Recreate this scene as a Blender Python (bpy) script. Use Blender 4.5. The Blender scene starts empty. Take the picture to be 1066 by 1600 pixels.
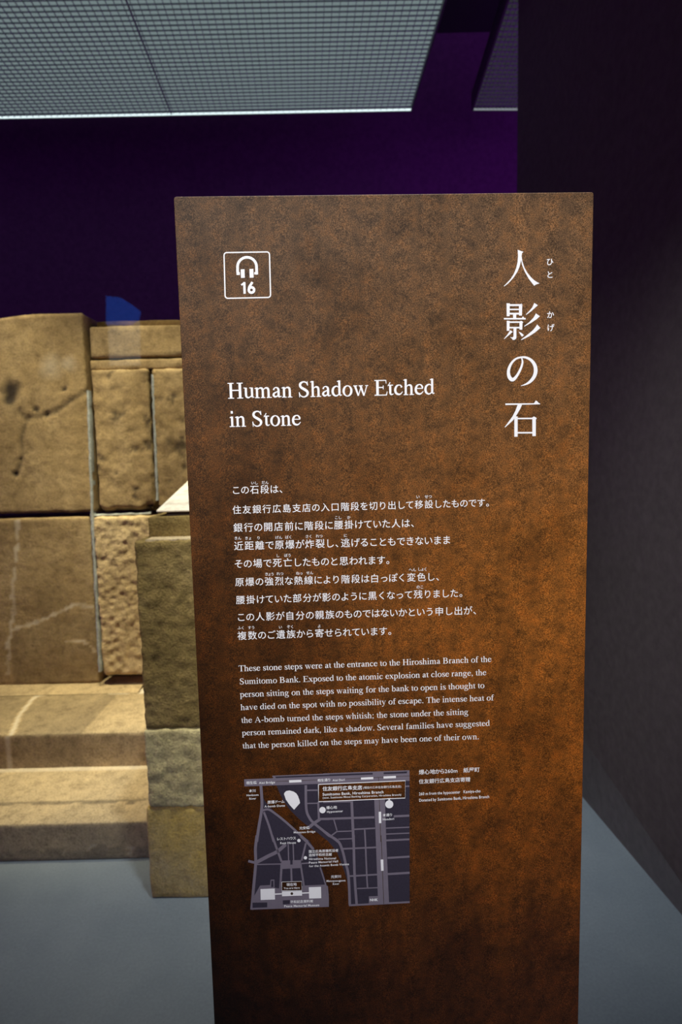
import bpy, math, random
from mathutils import Vector, Matrix, noise, geometry

D = bpy.data
S = bpy.context.scene
COL = S.collection
random.seed(5)

# ------------------------------------------------------------------ camera
F_PX, PITCH, ROLL, EYE = 930.0, 0.10108864, -0.02342742, 1.5
fw = Vector((0, math.cos(PITCH), -math.sin(PITCH)))
r0 = Vector((1, 0, 0))
u0 = r0.cross(fw)
rt = r0 * math.cos(ROLL) + u0 * math.sin(ROLL)
up = rt.cross(fw)
cam_pos = Vector((0, 0, EYE))
cd = D.cameras.new('camera')
cam = D.objects.new('camera', cd)
COL.objects.link(cam)
cam.matrix_world = Matrix(((rt.x, up.x, -fw.x, 0), (rt.y, up.y, -fw.y, 0), (rt.z, up.z, -fw.z, EYE), (0, 0, 0, 1)))
cd.sensor_fit = 'VERTICAL'
cd.sensor_height = 36.0
cd.lens = 36.0 * F_PX / 1600.0
cd.clip_start = 0.05
cd.dof.use_dof = True
cd.dof.focus_distance = 0.95
cd.dof.aperture_fstop = 4.5
S.camera = cam


def ray(px, py):
    return fw + rt * ((px - 533.0) / F_PX) - up * ((py - 800.0) / F_PX)


def on_floor(px, py, z=0.0):
    r = ray(px, py)
    return cam_pos + r * ((z - EYE) / r.z)


def on_wall(px, py, y):
    r = ray(px, py)
    return cam_pos + r * (y / r.y)


# ------------------------------------------------------------------ world, lights, exposure
S.view_settings.view_transform = 'Standard'
S.view_settings.look = 'None'
S.view_settings.exposure = 0.0
S.view_settings.gamma = 1.0
S.view_settings.use_curve_mapping = False
w = D.worlds.new('world')
S.world = w
w.use_nodes = True
w.node_tree.nodes['Background'].inputs[0].default_value = (0.42, 0.07, 0.75, 1)
w.node_tree.nodes['Background'].inputs[1].default_value = 1.5


def lamp(name, kind, loc, target, power, color, size=0.1, spot=60, blend=0.5, size_y=None):
    l = D.lights.new(name, kind)
    l.energy = power
    l.color = color
    if kind == 'SPOT':
        l.spot_size = math.radians(spot)
        l.spot_blend = blend
        l.shadow_soft_size = size
    elif kind == 'AREA':
        l.size = size
        if size_y:
            l.shape = 'RECTANGLE'
            l.size_y = size_y
    else:
        l.shadow_soft_size = size
    o = D.objects.new(name, l)
    COL.objects.link(o)
    o.location = loc
    d = Vector(target) - Vector(loc)
    o.rotation_euler = d.to_track_quat('-Z', 'Y').to_euler()
    return o


WARM = (1.0, 0.89, 0.57)
lamp('exhibit_spotlight', 'SPOT', (-1.60, 2.36, 3.60), (-1.55, 2.93, 0.60), 430, WARM, 0.06, 42, 1.0)
lamp('exhibit_spotlight', 'SPOT', (-0.92, 2.36, 3.60), (-0.90, 2.93, 0.60), 430, WARM, 0.06, 42, 1.0)
lamp('pier_fill_light', 'SPOT', (-0.80, 1.42, 4.10), (-0.60, 1.98, 1.0), 230, (1.0, 0.93, 0.76), 0.08, 34, 1.0)  # unseen fill lamp, added to brighten the pier front and ledges
lamp('panel_spotlight', 'SPOT', (-0.80, -2.3, 3.45), (0.12, 0.93, 1.60), 780, (1.0, 0.97, 0.95), 0.05, 32, 1.0)
lamp('floor_spotlight', 'SPOT', (0.05, 1.05, 4.30), (0.05, 1.25, 0.0), 980, (0.92, 0.99, 1.0), 0.10, 60, 1.0)


# ------------------------------------------------------------------ materials
def mat(name):
    m = D.materials.new(name)
    m.use_nodes = True
    nt = m.node_tree
    b = nt.nodes['Principled BSDF']
    return m, nt, b


def N(nt, t, **kw):
    n = nt.nodes.new(t)
    for k, v in kw.items():
        if k in n.inputs:
            n.inputs[k].default_value = v
        else:
            setattr(n, k, v)
    return n


def ramp(nt, fac, stops):
    r = nt.nodes.new('ShaderNodeValToRGB')
    e = r.color_ramp.elements
    while len(e) < len(stops):
        e.new(0.5)
    for i, (p, c) in enumerate(stops):
        e[i].position = p
        e[i].color = (*c, 1) if len(c) == 3 else c
    nt.links.new(fac, r.inputs[0])
    return r.outputs[0]


def mixc(nt, fac, a, b, mode='MIX'):
    n = nt.nodes.new('ShaderNodeMix')
    n.data_type = 'RGBA'
    n.blend_type = mode
    for sock, v in ((n.inputs[0], fac), (n.inputs[6], a), (n.inputs[7], b)):
        if hasattr(v, 'is_linked'):
            nt.links.new(v, sock)
        elif isinstance(v, (int, float)):
            sock.default_value = v
        else:
            sock.default_value = (*v, 1)
    return n.outputs[2]


def coords(nt, kind='Object', scale=(1, 1, 1)):
    t = nt.nodes.new('ShaderNodeTexCoord')
    mp = nt.nodes.new('ShaderNodeMapping')
    mp.inputs['Scale'].default_value = scale
    nt.links.new(t.outputs[kind], mp.inputs[0])
    return mp.outputs[0]


def tex_noise(nt, co, scale, detail=4, rough=0.6):
    n = N(nt, 'ShaderNodeTexNoise', Scale=scale, Detail=detail, Roughness=rough)
    nt.links.new(co, n.inputs['Vector'])
    return n.outputs['Fac']


def plain(name, color, rough=0.6, metal=0.0, spec=0.4, noise_amt=0.12, nscale=60):
    m, nt, b = mat(name)
    co = coords(nt)
    n = tex_noise(nt, co, nscale)
    c = ramp(nt, n, [(0.3, tuple(x * (1 - noise_amt) for x in color)), (0.7, tuple(min(1, x * (1 + noise_amt)) for x in color))])
    nt.links.new(c, b.inputs['Base Color'])
    b.inputs['Roughness'].default_value = rough
    b.inputs['Metallic'].default_value = metal
    b.inputs['Specular IOR Level'].default_value = spec
    return m


def emit(name, color, strength):
    m, nt, b = mat(name)
    nt.nodes.remove(b)
    e = N(nt, 'ShaderNodeEmission', Strength=strength)
    e.inputs[0].default_value = (*color, 1)
    nt.links.new(e.outputs[0], nt.nodes['Material Output'].inputs[0])
    return m


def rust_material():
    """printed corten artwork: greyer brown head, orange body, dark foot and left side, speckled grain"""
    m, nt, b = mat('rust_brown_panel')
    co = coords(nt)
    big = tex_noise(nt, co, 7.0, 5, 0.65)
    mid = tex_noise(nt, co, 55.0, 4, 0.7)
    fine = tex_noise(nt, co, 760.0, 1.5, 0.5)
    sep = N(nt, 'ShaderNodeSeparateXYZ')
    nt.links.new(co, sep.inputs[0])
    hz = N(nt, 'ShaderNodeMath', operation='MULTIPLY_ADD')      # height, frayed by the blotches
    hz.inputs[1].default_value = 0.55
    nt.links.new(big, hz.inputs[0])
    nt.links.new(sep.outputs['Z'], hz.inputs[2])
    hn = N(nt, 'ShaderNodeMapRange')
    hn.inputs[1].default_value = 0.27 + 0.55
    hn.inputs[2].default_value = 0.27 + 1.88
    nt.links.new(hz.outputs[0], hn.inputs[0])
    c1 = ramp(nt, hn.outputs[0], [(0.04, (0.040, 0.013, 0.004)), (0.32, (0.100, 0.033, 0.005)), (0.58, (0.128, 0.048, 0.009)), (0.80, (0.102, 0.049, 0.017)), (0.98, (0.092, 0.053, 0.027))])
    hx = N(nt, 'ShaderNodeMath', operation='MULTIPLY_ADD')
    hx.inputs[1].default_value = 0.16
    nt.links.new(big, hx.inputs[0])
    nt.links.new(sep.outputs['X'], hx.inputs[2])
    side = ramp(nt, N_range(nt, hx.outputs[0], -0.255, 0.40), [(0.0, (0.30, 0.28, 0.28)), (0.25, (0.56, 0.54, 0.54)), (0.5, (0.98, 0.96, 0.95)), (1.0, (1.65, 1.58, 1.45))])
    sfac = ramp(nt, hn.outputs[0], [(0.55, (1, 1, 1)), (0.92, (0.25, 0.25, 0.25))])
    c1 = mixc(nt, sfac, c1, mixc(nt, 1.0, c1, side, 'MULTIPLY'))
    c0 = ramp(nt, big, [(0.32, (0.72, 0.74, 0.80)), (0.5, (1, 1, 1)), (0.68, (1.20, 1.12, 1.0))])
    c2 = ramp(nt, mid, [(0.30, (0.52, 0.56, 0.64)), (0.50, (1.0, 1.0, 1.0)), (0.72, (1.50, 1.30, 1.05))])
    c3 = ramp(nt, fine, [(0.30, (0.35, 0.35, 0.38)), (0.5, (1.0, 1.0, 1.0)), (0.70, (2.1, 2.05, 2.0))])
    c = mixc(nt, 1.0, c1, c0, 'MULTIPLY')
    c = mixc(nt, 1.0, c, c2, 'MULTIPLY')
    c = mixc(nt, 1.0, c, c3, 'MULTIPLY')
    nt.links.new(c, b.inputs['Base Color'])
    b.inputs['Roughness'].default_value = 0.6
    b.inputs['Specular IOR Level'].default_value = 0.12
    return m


def N_range(nt, sock, lo, hi):
    r = N(nt, 'ShaderNodeMapRange')
    r.inputs[1].default_value = lo
    r.inputs[2].default_value = hi
    nt.links.new(sock, r.inputs[0])
    return r.outputs[0]


def stone_material(name, cols, bump=0.4, grain=1.0, bdist=0.01):
    m, nt, b = mat(name)
    co = coords(nt)
    big = tex_noise(nt, co, 3.2, 5, 0.6)
    mid = tex_noise(nt, co, 22.0, 6, 0.65)
    fine = tex_noise(nt, co, 150.0, 3, 0.7)
    c = ramp(nt, big, [(0.32, cols[0]), (0.5, cols[1]), (0.68, cols[2])])
    c = mixc(nt, 1.0, c, ramp(nt, mid, [(0.28, (0.62, 0.60, 0.58)), (0.5, (1, 1, 1)), (0.75, (1.18, 1.16, 1.12))]), 'MULTIPLY')
    c = mixc(nt, 0.8 * grain, c, ramp(nt, fine, [(0.3, (0.50, 0.49, 0.48)), (0.52, (1, 1, 1)), (0.75, (1.25, 1.25, 1.25))]), 'MULTIPLY')
    at = N(nt, 'ShaderNodeAttribute', attribute_name='stain')
    pos = N(nt, 'ShaderNodeMath', operation='MAXIMUM')
    pos.inputs[1].default_value = 0.0
    nt.links.new(at.outputs['Fac'], pos.inputs[0])
    neg = N(nt, 'ShaderNodeMath', operation='MULTIPLY')
    neg.inputs[1].default_value = -1.0
    nt.links.new(at.outputs['Fac'], neg.inputs[0])
    neg2 = N(nt, 'ShaderNodeMath', operation='MAXIMUM')
    neg2.inputs[1].default_value = 0.0
    nt.links.new(neg.outputs[0], neg2.inputs[0])
    c = mixc(nt, pos.outputs[0], c, (0.045, 0.035, 0.028))
    c = mixc(nt, neg2.outputs[0], c, (0.62, 0.56, 0.47))
    nt.links.new(c, b.inputs['Base Color'])
    b.inputs['Roughness'].default_value = 0.9
    b.inputs['Specular IOR Level'].default_value = 0.15
    add = N(nt, 'ShaderNodeMath', operation='MULTIPLY_ADD')
    add.inputs[1].default_value = 0.35
    nt.links.new(fine, add.inputs[0])
    nt.links.new(mid, add.inputs[2])
    bp = N(nt, 'ShaderNodeBump', Strength=bump, Distance=bdist)
    nt.links.new(add.outputs[0], bp.inputs['Height'])
    nt.links.new(bp.outputs[0], b.inputs['Normal'])
    return m


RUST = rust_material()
TAN = ((0.25, 0.178, 0.092), (0.335, 0.245, 0.133), (0.41, 0.31, 0.18))
PALE = ((0.42, 0.315, 0.175), (0.52, 0.40, 0.235), (0.60, 0.475, 0.30))
DARKST = ((0.085, 0.060, 0.022), (0.150, 0.110, 0.046), (0.225, 0.165, 0.080))
M_TAN = stone_material('tan_sandstone', TAN)
M_PALE = stone_material('pale_sandstone', PALE, 0.7, 1.0, 0.015)
M_STEP = stone_material('worn_step_stone', ((0.29, 0.22, 0.13), (0.37, 0.285, 0.17), (0.44, 0.335, 0.195)), 0.25)
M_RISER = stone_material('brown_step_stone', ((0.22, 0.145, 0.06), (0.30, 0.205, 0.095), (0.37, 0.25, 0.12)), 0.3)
M_DARK = stone_material('rough_brown_stone', ((0.155, 0.105, 0.034), (0.225, 0.155, 0.052), (0.31, 0.22, 0.085)), 1.0, 1.0, 0.012)
M_GREYST = stone_material('grey_green_stone', ((0.43, 0.345, 0.165), (0.52, 0.43, 0.21), (0.62, 0.52, 0.28)), 0.8, 1.0, 0.01)
M_OCHRE = stone_material('ochre_grey_stone', ((0.46, 0.35, 0.17), (0.54, 0.37, 0.10), (0.64, 0.42, 0.07)), 0.5)
M_COPING = stone_material('smooth_cream_stone', ((0.66, 0.57, 0.44), (0.72, 0.63, 0.50), (0.78, 0.69, 0.56)), 0.1, 0.4)
M_MORTAR = plain('grey_blue_mortar', (0.33, 0.36, 0.375), 0.9, 0, 0.1, 0.25, 90)
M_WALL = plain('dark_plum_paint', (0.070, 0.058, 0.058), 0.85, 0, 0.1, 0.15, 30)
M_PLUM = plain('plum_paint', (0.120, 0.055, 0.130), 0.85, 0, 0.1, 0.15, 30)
M_CEIL = plain('black_ceiling_paint', (0.03, 0.026, 0.034), 0.9, 0, 0.1)
M_PRINT = plain('white_print', (0.84, 0.86, 0.88), 0.6, 0, 0.3, 0.02)
M_ROAD = plain('grey_violet_print', (0.165, 0.145, 0.185), 0.6, 0, 0.3, 0.05)
M_LAND = plain('dark_violet_print', (0.030, 0.025, 0.042), 0.6, 0, 0.3, 0.15, 300)
M_RAIL = plain('dark_brown_print', (0.05, 0.03, 0.02), 0.6, 0, 0.3)
M_LOUVRE = plain('grey_louvre_metal', (0.36, 0.40, 0.43), 0.55, 0.0, 0.4)
M_FRAME = plain('dark_light_frame', (0.10, 0.10, 0.11), 0.5, 0.3)
M_STEEL = plain('dark_base_steel', (0.06, 0.045, 0.035), 0.5, 0.7)


def floor_material():
    m, nt, b = mat('blue_grey_floor')
    co = coords(nt)
    n = tex_noise(nt, co, 3.0, 5, 0.6)
    n2 = tex_noise(nt, co, 120, 3, 0.7)
    c = ramp(nt, n, [(0.3, (0.115, 0.136, 0.165)), (0.7, (0.150, 0.172, 0.200))])
    c = mixc(nt, 0.6, c, ramp(nt, n2, [(0.3, (0.8, 0.8, 0.8)), (0.7, (1.15, 1.15, 1.15))]), 'MULTIPLY')
    nt.links.new(c, b.inputs['Base Color'])
    b.inputs['Roughness'].default_value = 0.7
    b.inputs['Specular IOR Level'].default_value = 0.25
    return m


M_FLOOR = floor_material()


def glass_material():
    m, nt, b = mat('clear_glass')
    nt.nodes.remove(b)
    lw = N(nt, 'ShaderNodeLayerWeight', Blend=0.5)
    pw = N(nt, 'ShaderNodeMath', operation='POWER')
    pw.inputs[1].default_value = 5.0
    nt.links.new(lw.outputs['Facing'], pw.inputs[0])
    fr = N(nt, 'ShaderNodeMath', operation='MULTIPLY_ADD')
    fr.inputs[1].default_value = 0.96
    fr.inputs[2].default_value = 0.04
    nt.links.new(pw.outputs[0], fr.inputs[0])
    tr = N(nt, 'ShaderNodeBsdfTransparent')
    tr.inputs[0].default_value = (0.985, 0.99, 0.985, 1)
    gl = N(nt, 'ShaderNodeBsdfGlossy', Roughness=0.0)
    mx = N(nt, 'ShaderNodeMixShader')
    nt.links.new(fr.outputs[0], mx.inputs[0])
    nt.links.new(tr.outputs[0], mx.inputs[1])
    nt.links.new(gl.outputs[0], mx.inputs[2])
    nt.links.new(mx.outputs[0], nt.nodes['Material Output'].inputs[0])
    return m


M_GLASS = glass_material()


# ------------------------------------------------------------------ object helpers
def empty(name, loc, label, cat, group=None):
    o = D.objects.new(name, None)
    COL.objects.link(o)
    o.location = loc
    o.empty_display_size = 0.1
    o['label'] = label
    o['category'] = cat
    if group:
        o['group'] = group
    return o


def link_mesh(name, verts, faces, material, parent=None, origin=None, smooth=False):
    """verts in world metres; stored relative to the parent's (root's) location."""
    off = Vector((0, 0, 0))
    r = parent
    while r is not None:
        off += Vector(r.location)
        r = r.parent
    if parent is None and origin is not None:
        off = Vector(origin)
    me = D.meshes.new(name)
    me.from_pydata([tuple(Vector(v) - off) for v in verts], [], faces)
    me.validate()
    me.update()
    me.materials.append(material)
    if smooth:
        for p in me.polygons:
            p.use_smooth = True
    o = D.objects.new(name, me)
    COL.objects.link(o)
    if parent is not None:
        o.parent = parent
    elif origin is not None:
        o.location = origin
    return o


def struct(o):
    o['kind'] = 'structure'
    return o


def tag(o, label, cat, group=None):
    o['label'] = label
    o['category'] = cat
    if group:
        o['group'] = group
    return o


def hexa(b, t):
    """closed prism from a bottom ring and a top ring of equal length."""
    n = len(b)
    v = list(b) + list(t)
    f = [tuple(range(n - 1, -1, -1)), tuple(range(n, 2 * n))]
    for i in range(n):
        j = (i + 1) % n
        f.append((i, j, n + j, n + i))
    return v, f


def box(x0, x1, y0, y1, z0, z1):
    b = [(x0, y0, z0), (x1, y0, z0), (x1, y1, z0), (x0, y1, z0)]
    return hexa(b, [(x, y, z1) for x, y, _ in b])


def merge(parts):
    V, Fc = [], []
    for v, f in parts:
        k = len(V)
        V += [Vector(p) for p in v]
        Fc += [tuple(i + k for i in q) for q in f]
    return V, Fc


# ------------------------------------------------------------------ setting
v, f = box(-12, 4, -10, 6.0, -0.1, 0)
struct(link_mesh('floor', v, f, M_FLOOR))
v, f = box(-12, 4, 4.95, 5.1, 0, 4.7)
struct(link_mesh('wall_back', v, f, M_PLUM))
v, f = box(-12, 4, -10, 5.1, 4.7, 4.8)
struct(link_mesh('ceiling', v, f, M_CEIL))
v, f = box(-12, 4, -10.1, -10, 0, 4.8)
struct(link_mesh('wall_front', v, f, M_WALL))
wa = on_floor(803, 1118)
wb = on_floor(1066, 1430)
dirw = (wb - wa).normalized()
wn = Vector((-dirw.y, dirw.x, 0))
if wn.x < 0:
    wn = -wn
wend = wa + dirw * 13.0
ring = [wa, wend, wend + wn * 0.16, wa + wn * 0.16]
v, f = hexa([(p.x, p.y, 0) for p in ring], [(p.x, p.y, 4.7) for p in ring])
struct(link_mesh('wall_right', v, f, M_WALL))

# glass in front of the exhibit
GY = 1.33
gx = wa.x + (wb.x - wa.x) * (GY - wa.y) / (wb.y - wa.y)
v, f = box(-5.5, gx - 0.004, GY, GY + 0.012, 0.0, 4.69)
g = link_mesh('glass_partition', v, f, M_GLASS, None, (-2.0, GY, 0.0))
tag(g, 'tall clear glass pane separating the brown panel from the stone steps', 'glass')


# ------------------------------------------------------------------ stone blocks
def axis_pts(a, b, step, r):
    n = max(1, int(round((b - a - 2 * r) / step)))
    pts = [a, a + r * 0.35, a + r]
    for i in range(1, n):
        pts.append(a + r + (b - a - 2 * r) * i / n)
    pts += [b - r, b - r * 0.35, b]
    return pts


def block(name, x, y, z, material, parent, step=0.03, r=0.008, amp=0.002, freq=14.0, seed=0, chips=0.0, stain=None, shape=None, origin=None, fine_top=False):
    ax = axis_pts(x[0], x[1], step, r)
    ay = axis_pts(y[0], y[1], step if fine_top else max(step, 0.05), r)
    az = axis_pts(z[0], z[1], step, r)
    nx, ny, nz = len(ax) - 1, len(ay) - 1, len(az) - 1
    idx, V, Fc = {}, [], []

    def vid(i, j, k):
        key = (i, j, k)
        if key not in idx:
            idx[key] = len(V)
            V.append(Vector((ax[i], ay[j], az[k])))
        return idx[key]
    for i in range(nx):
        for k in range(nz):
            Fc.append((vid(i, 0, k), vid(i + 1, 0, k), vid(i + 1, 0, k + 1), vid(i, 0, k + 1)))
            Fc.append((vid(i, ny, k), vid(i, ny, k + 1), vid(i + 1, ny, k + 1), vid(i + 1, ny, k)))
    for i in range(nx):
        for j in range(ny):
            Fc.append((vid(i, j, 0), vid(i, j + 1, 0), vid(i + 1, j + 1, 0), vid(i + 1, j, 0)))
            Fc.append((vid(i, j, nz), vid(i + 1, j, nz), vid(i + 1, j + 1, nz), vid(i, j + 1, nz)))
    for j in range(ny):
        for k in range(nz):
            Fc.append((vid(0, j, k), vid(0, j, k + 1), vid(0, j + 1, k + 1), vid(0, j + 1, k)))
            Fc.append((vid(nx, j, k), vid(nx, j + 1, k), vid(nx, j + 1, k + 1), vid(nx, j, k + 1)))
    lo = Vector((x[0] + r, y[0] + r, z[0] + r))
    hi = Vector((x[1] - r, y[1] - r, z[1] - r))
    sv = Vector((seed * 7.31, seed * 3.17, seed * 5.7))
    st = []
    for n_, p in enumerate(V):
        q = Vector([min(max(p[a], lo[a]), hi[a]) for a in range(3)])
        d = p - q
        s = 0.0
        if d.length > 1e-9:
            nrm = d.normalized()
            ncorner = sum(1 for a in range(3) if abs(d[a]) > 1e-9)
            p2 = q + nrm * r
            h = noise.fractal(p * freq + sv, 0.9, 2.1, 4) * amp
            if chips and ncorner > 1:
                c = noise.noise(p * 9.0 + sv)
                h -= chips * max(0.0, c)
            if stain:
                s, dh = stain(p)
                h += dh
            V[n_] = p2 + nrm * h
        st.append(s)
        if shape:
            V[n_] = shape(V[n_])
    o = link_mesh(name, V, Fc, material, parent, origin, True)
    at = o.data.attributes.new('stain', 'FLOAT', 'POINT')
    at.data.foreach_set('value', st)
    return o


def seg_dist(p, pts):
    best = 1e9
    for a, b in zip(pts, pts[1:]):
        ab = b - a
        t = max(0, min(1, (p - a).dot(ab) / ab.length_squared))
        best = min(best, (p - (a + ab * t)).length)
    return best


Y1, Z1, Y2, Z2, Y3 = 2.089, 0.1487, 2.490, 0.3040, 3.02
XL = -2.6            # the masonry runs on past the left of the frame
XP = -0.684          # left face of the pier

# ---- steps
steps = empty('stone_steps', (-1.6, 2.5, 0.0), 'low flight of two worn tan stone steps with a pale diagonal mortar line', 'steps')
xj = on_wall(20, 1150, Y2).x


def wobble(p, f=22.0, a=0.004):
    return Vector((noise.noise(p * f) * a, noise.noise(p * f + Vector((9, 3, 1))) * a, 0))


line_u = [on_floor(18, 1147, Z2), on_floor(30, 1118, Z2), on_floor(55, 1088, Z2), on_floor(72, 1085, Z2)]


def stain_upper(p):
    s = 0.0
    if p.z > Z2 - 0.004:
        d = seg_dist(p + wobble(p), line_u)
        if d < 0.014:
            s = -0.5 * min(1, (0.014 - d) / 0.006)
        # joint with the wall course: patchy pale mortar
        yb = on_floor(110, 1083, Z2).y
        if abs(p.y - yb) < 0.03 and p.x > -1.32:
            k = noise.noise(p * 16.0)
            if k > 0.12:
                s = min(s, -0.7)
        if s == 0 and abs(p.y + 0.006 * noise.noise(p * 8) - yb) < 0.010:
            s = 0.4
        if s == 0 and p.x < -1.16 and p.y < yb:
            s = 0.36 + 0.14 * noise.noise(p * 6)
    elif p.y < Y2 + 0.01:
        if abs(p.x - on_wall(14, 1170, Y2).x) < 0.010:
            s = -0.45
        elif p.x < -1.16:
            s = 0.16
    return s, 0.0


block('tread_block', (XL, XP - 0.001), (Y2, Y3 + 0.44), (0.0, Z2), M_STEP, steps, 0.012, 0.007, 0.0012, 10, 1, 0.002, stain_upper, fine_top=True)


def stain_lower(p):
    s = 0.0
    if p.z > Z1 - 0.004:
        # thin chipped line running along the tread
        yl = on_floor(110, 1253, Z1).y
        if abs(p.y + 0.004 * noise.noise(p * 9) - yl) < 0.010 and -1.42 < p.x < -0.80:
            s = 0.55
        if (p - on_floor(205, 1254, Z1)).length < 0.018:
            s = 0.6
        if p.y > Y2 - 0.03:
            s = -0.35
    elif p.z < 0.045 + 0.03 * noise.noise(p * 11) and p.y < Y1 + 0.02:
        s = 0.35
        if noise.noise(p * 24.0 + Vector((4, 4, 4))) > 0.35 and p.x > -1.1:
            s = -0.3
    return s, 0.0


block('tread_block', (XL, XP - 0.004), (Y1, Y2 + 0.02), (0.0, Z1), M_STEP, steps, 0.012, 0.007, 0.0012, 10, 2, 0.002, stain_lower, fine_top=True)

# ---- wall behind the steps
wall = empty('stone_block_wall', (-1.5, Y3, Z2), 'weathered tan stone block wall with grey mortar joints behind the steps', 'wall')


def wx(px, py, y=Y3):
    return on_wall(px, py, y).x


def wz(px, py, y=Y3):
    return on_wall(px, py, y).z


zc = wz(100, 806)            # bed joint between the two courses
zt = wz(70, 490)             # top of the big block
zr = wz(215, 500)            # top of the right-hand blocks
BACK = Y3 + 0.42
crack = [on_wall(30, 640, Y3), on_wall(38, 655, Y3), on_wall(62, 650, Y3), on_wall(84, 645, Y3), on_wall(112, 625, Y3), on_wall(134, 612, Y3)]
crack2 = [on_wall(44, 650, Y3), on_wall(34, 680, Y3), on_wall(33, 715, Y3), on_wall(26, 742, Y3)]
pits = [(on_wall(17, 610, Y3), 0.060), (on_wall(14, 624, Y3), 0.045), (on_wall(57, 640, Y3), 0.02), (on_wall(74, 648, Y3), 0.02), (on_wall(33, 718, Y3), 0.014), (on_wall(24, 741, Y3), 0.022), (on_wall(100, 608, Y3), 0.014)]
haze = [(on_wall(80, 572, Y3), 0.08), (on_wall(108, 568, Y3), 0.05)]


def stain_big(p):
    s, h = 0.0, 0.0
    if p.y < Y3 + 0.01:
        for c, d_ in ((crack, 0.009), (crack2, 0.009)):
            dd = seg_dist(p + wobble(p, 14, 0.012), c)
            if dd < d_ * 2:
                k = (1 - dd / (2 * d_)) * (0.75 + 0.5 * noise.noise(p * 25))
                s = max(s, 0.85 * k)
                h -= 0.006 * k
        for c, rr in pits:
            dd = (p + wobble(p, 30, 0.012) - c).length
            if dd < rr:
                k = 1 - dd / rr
                s = max(s, min(1, 1.7 * k))
                h -= 0.010 * k
        for c, rr in haze:
            dd = (p + wobble(p, 12, 0.03) - c).length
            if dd < rr:
                s = min(s, -0.45 * (1 - dd / rr)) if s <= 0 else s
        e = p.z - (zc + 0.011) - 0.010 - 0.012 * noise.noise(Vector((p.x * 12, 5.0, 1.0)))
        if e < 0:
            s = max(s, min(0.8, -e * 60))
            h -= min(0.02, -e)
    return s, h


def top_sag(p):
    # the broken upper edge rises a little towards the joint
    if p.z > zt - 0.12:
        k = (p.z - (zt - 0.12)) / 0.12
        t = min(1.0, max(0.0, (wx(75, 492) - p.x) / 0.35))
        p.z -= 0.035 * k * t * t
    return p


block('wall_block', (XL, wx(134, 560) - 0.004), (Y3, BACK), (zc + 0.011, zt), M_TAN, wall, 0.012, 0.010, 0.003, 9, 3, 0.006, stain_big, top_sag)

lv = [on_wall(29, 815, Y3), on_wall(26, 850, Y3), on_wall(20, 930, Y3), on_wall(17, 985, Y3), on_wall(12, 1052, Y3)]
lv2 = [on_wall(20, 985, Y3), on_wall(60, 972, Y3), on_wall(92, 956, Y3), on_wall(118, 944, Y3), on_wall(143, 948, Y3)]
lv3 = [on_wall(100, 1002, Y3), on_wall(132, 1001, Y3), on_wall(150, 1018, Y3)]


def stain_lowl(p):
    s, h = 0.0, 0.0
    if p.y < Y3 + 0.01:
        for c, w_, k in ((lv, 0.011, 0.55), (lv2, 0.010, 0.55), (lv3, 0.009, 0.6)):
            dd = seg_dist(p + wobble(p, 18, 0.014), c)
            if dd < w_:
                s = min(s, -k * (0.8 + 0.6 * noise.noise(p * 20)))
        # darker lower half below the diagonal repair line
        if s == 0 and p.x > lv[3].x and p.z < lv2[0].z + (p.x - lv2[0].x) * 0.22:
            s = 0.22 + 0.16 * noise.noise(p * 5)
        dd = (p - on_wall(82, 940, Y3)).length
        if s == 0 and dd < 0.14:
            s = 0.2 * (1 - dd / 0.14)
    return s, h


block('wall_block', (XL, wx(150, 940) - 0.004), (Y3, BACK), (Z2 + 0.012, zc - 0.006), M_TAN, wall, 0.014, 0.012, 0.003, 7, 4, 0.004, stain_lowl)
XR = -0.30                    # the masonry ends out of sight behind the panel
z555 = wz(215, 558)
z575 = wz(215, 577)
xm = wx(139, 560)
xm2 = wx(241, 690)


def stain_pits(p):
    s, h = 0.0, 0.0
    if p.y < Y3 + 0.02:
        dd = (p + wobble(p, 30, 0.012) - on_wall(265, 690, Y3)).length
        if dd < 0.03:
            s = 1 - dd / 0.03
        k = noise.fractal(p * 12 + Vector((2, 8, 1)), 0.8, 2.1, 4)
        if k > 0.42:
            s = max(s, min(0.75, (k - 0.42) * 2.4))
            h = -0.004 * s
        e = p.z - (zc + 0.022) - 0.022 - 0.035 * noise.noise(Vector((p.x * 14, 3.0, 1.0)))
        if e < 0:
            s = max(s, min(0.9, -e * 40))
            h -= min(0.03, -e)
    return s, h


# dark recessed bed above the top band, then the band, the thin course and the two tall blocks
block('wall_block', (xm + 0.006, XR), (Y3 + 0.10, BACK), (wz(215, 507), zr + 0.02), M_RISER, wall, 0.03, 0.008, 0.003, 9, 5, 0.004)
block('wall_block', (xm + 0.006, XR), (Y3 + 0.012, BACK), (z555 + 0.003, wz(215, 508)), M_TAN, wall, 0.02, 0.008, 0.003, 9, 6, 0.004)
block('wall_block', (xm + 0.002, XR), (Y3 + 0.006, BACK), (z575 + 0.002, z555 - 0.010), M_TAN, wall, 0.02, 0.006, 0.003, 9, 7, 0.004)
block('wall_block', (xm + 0.010, xm2 - 0.010), (Y3 - 0.012, BACK), (zc + 0.012, z575), M_TAN, wall, 0.011, 0.010, 0.004, 16, 8, 0.006, stain_pits)
block('wall_block', (xm2 + 0.008, XR), (Y3 - 0.012, BACK), (zc + 0.010, z575), M_TAN, wall, 0.011, 0.010, 0.004, 16, 9, 0.006, stain_pits)
zg = wz(185, 1051)
block('wall_block', (wx(158, 940), XR), (Y3 - 0.035, BACK), (zg, zc - 0.008), M_PALE, wall, 0.009, 0.012, 0.006, 30, 10, 0.008)

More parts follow.
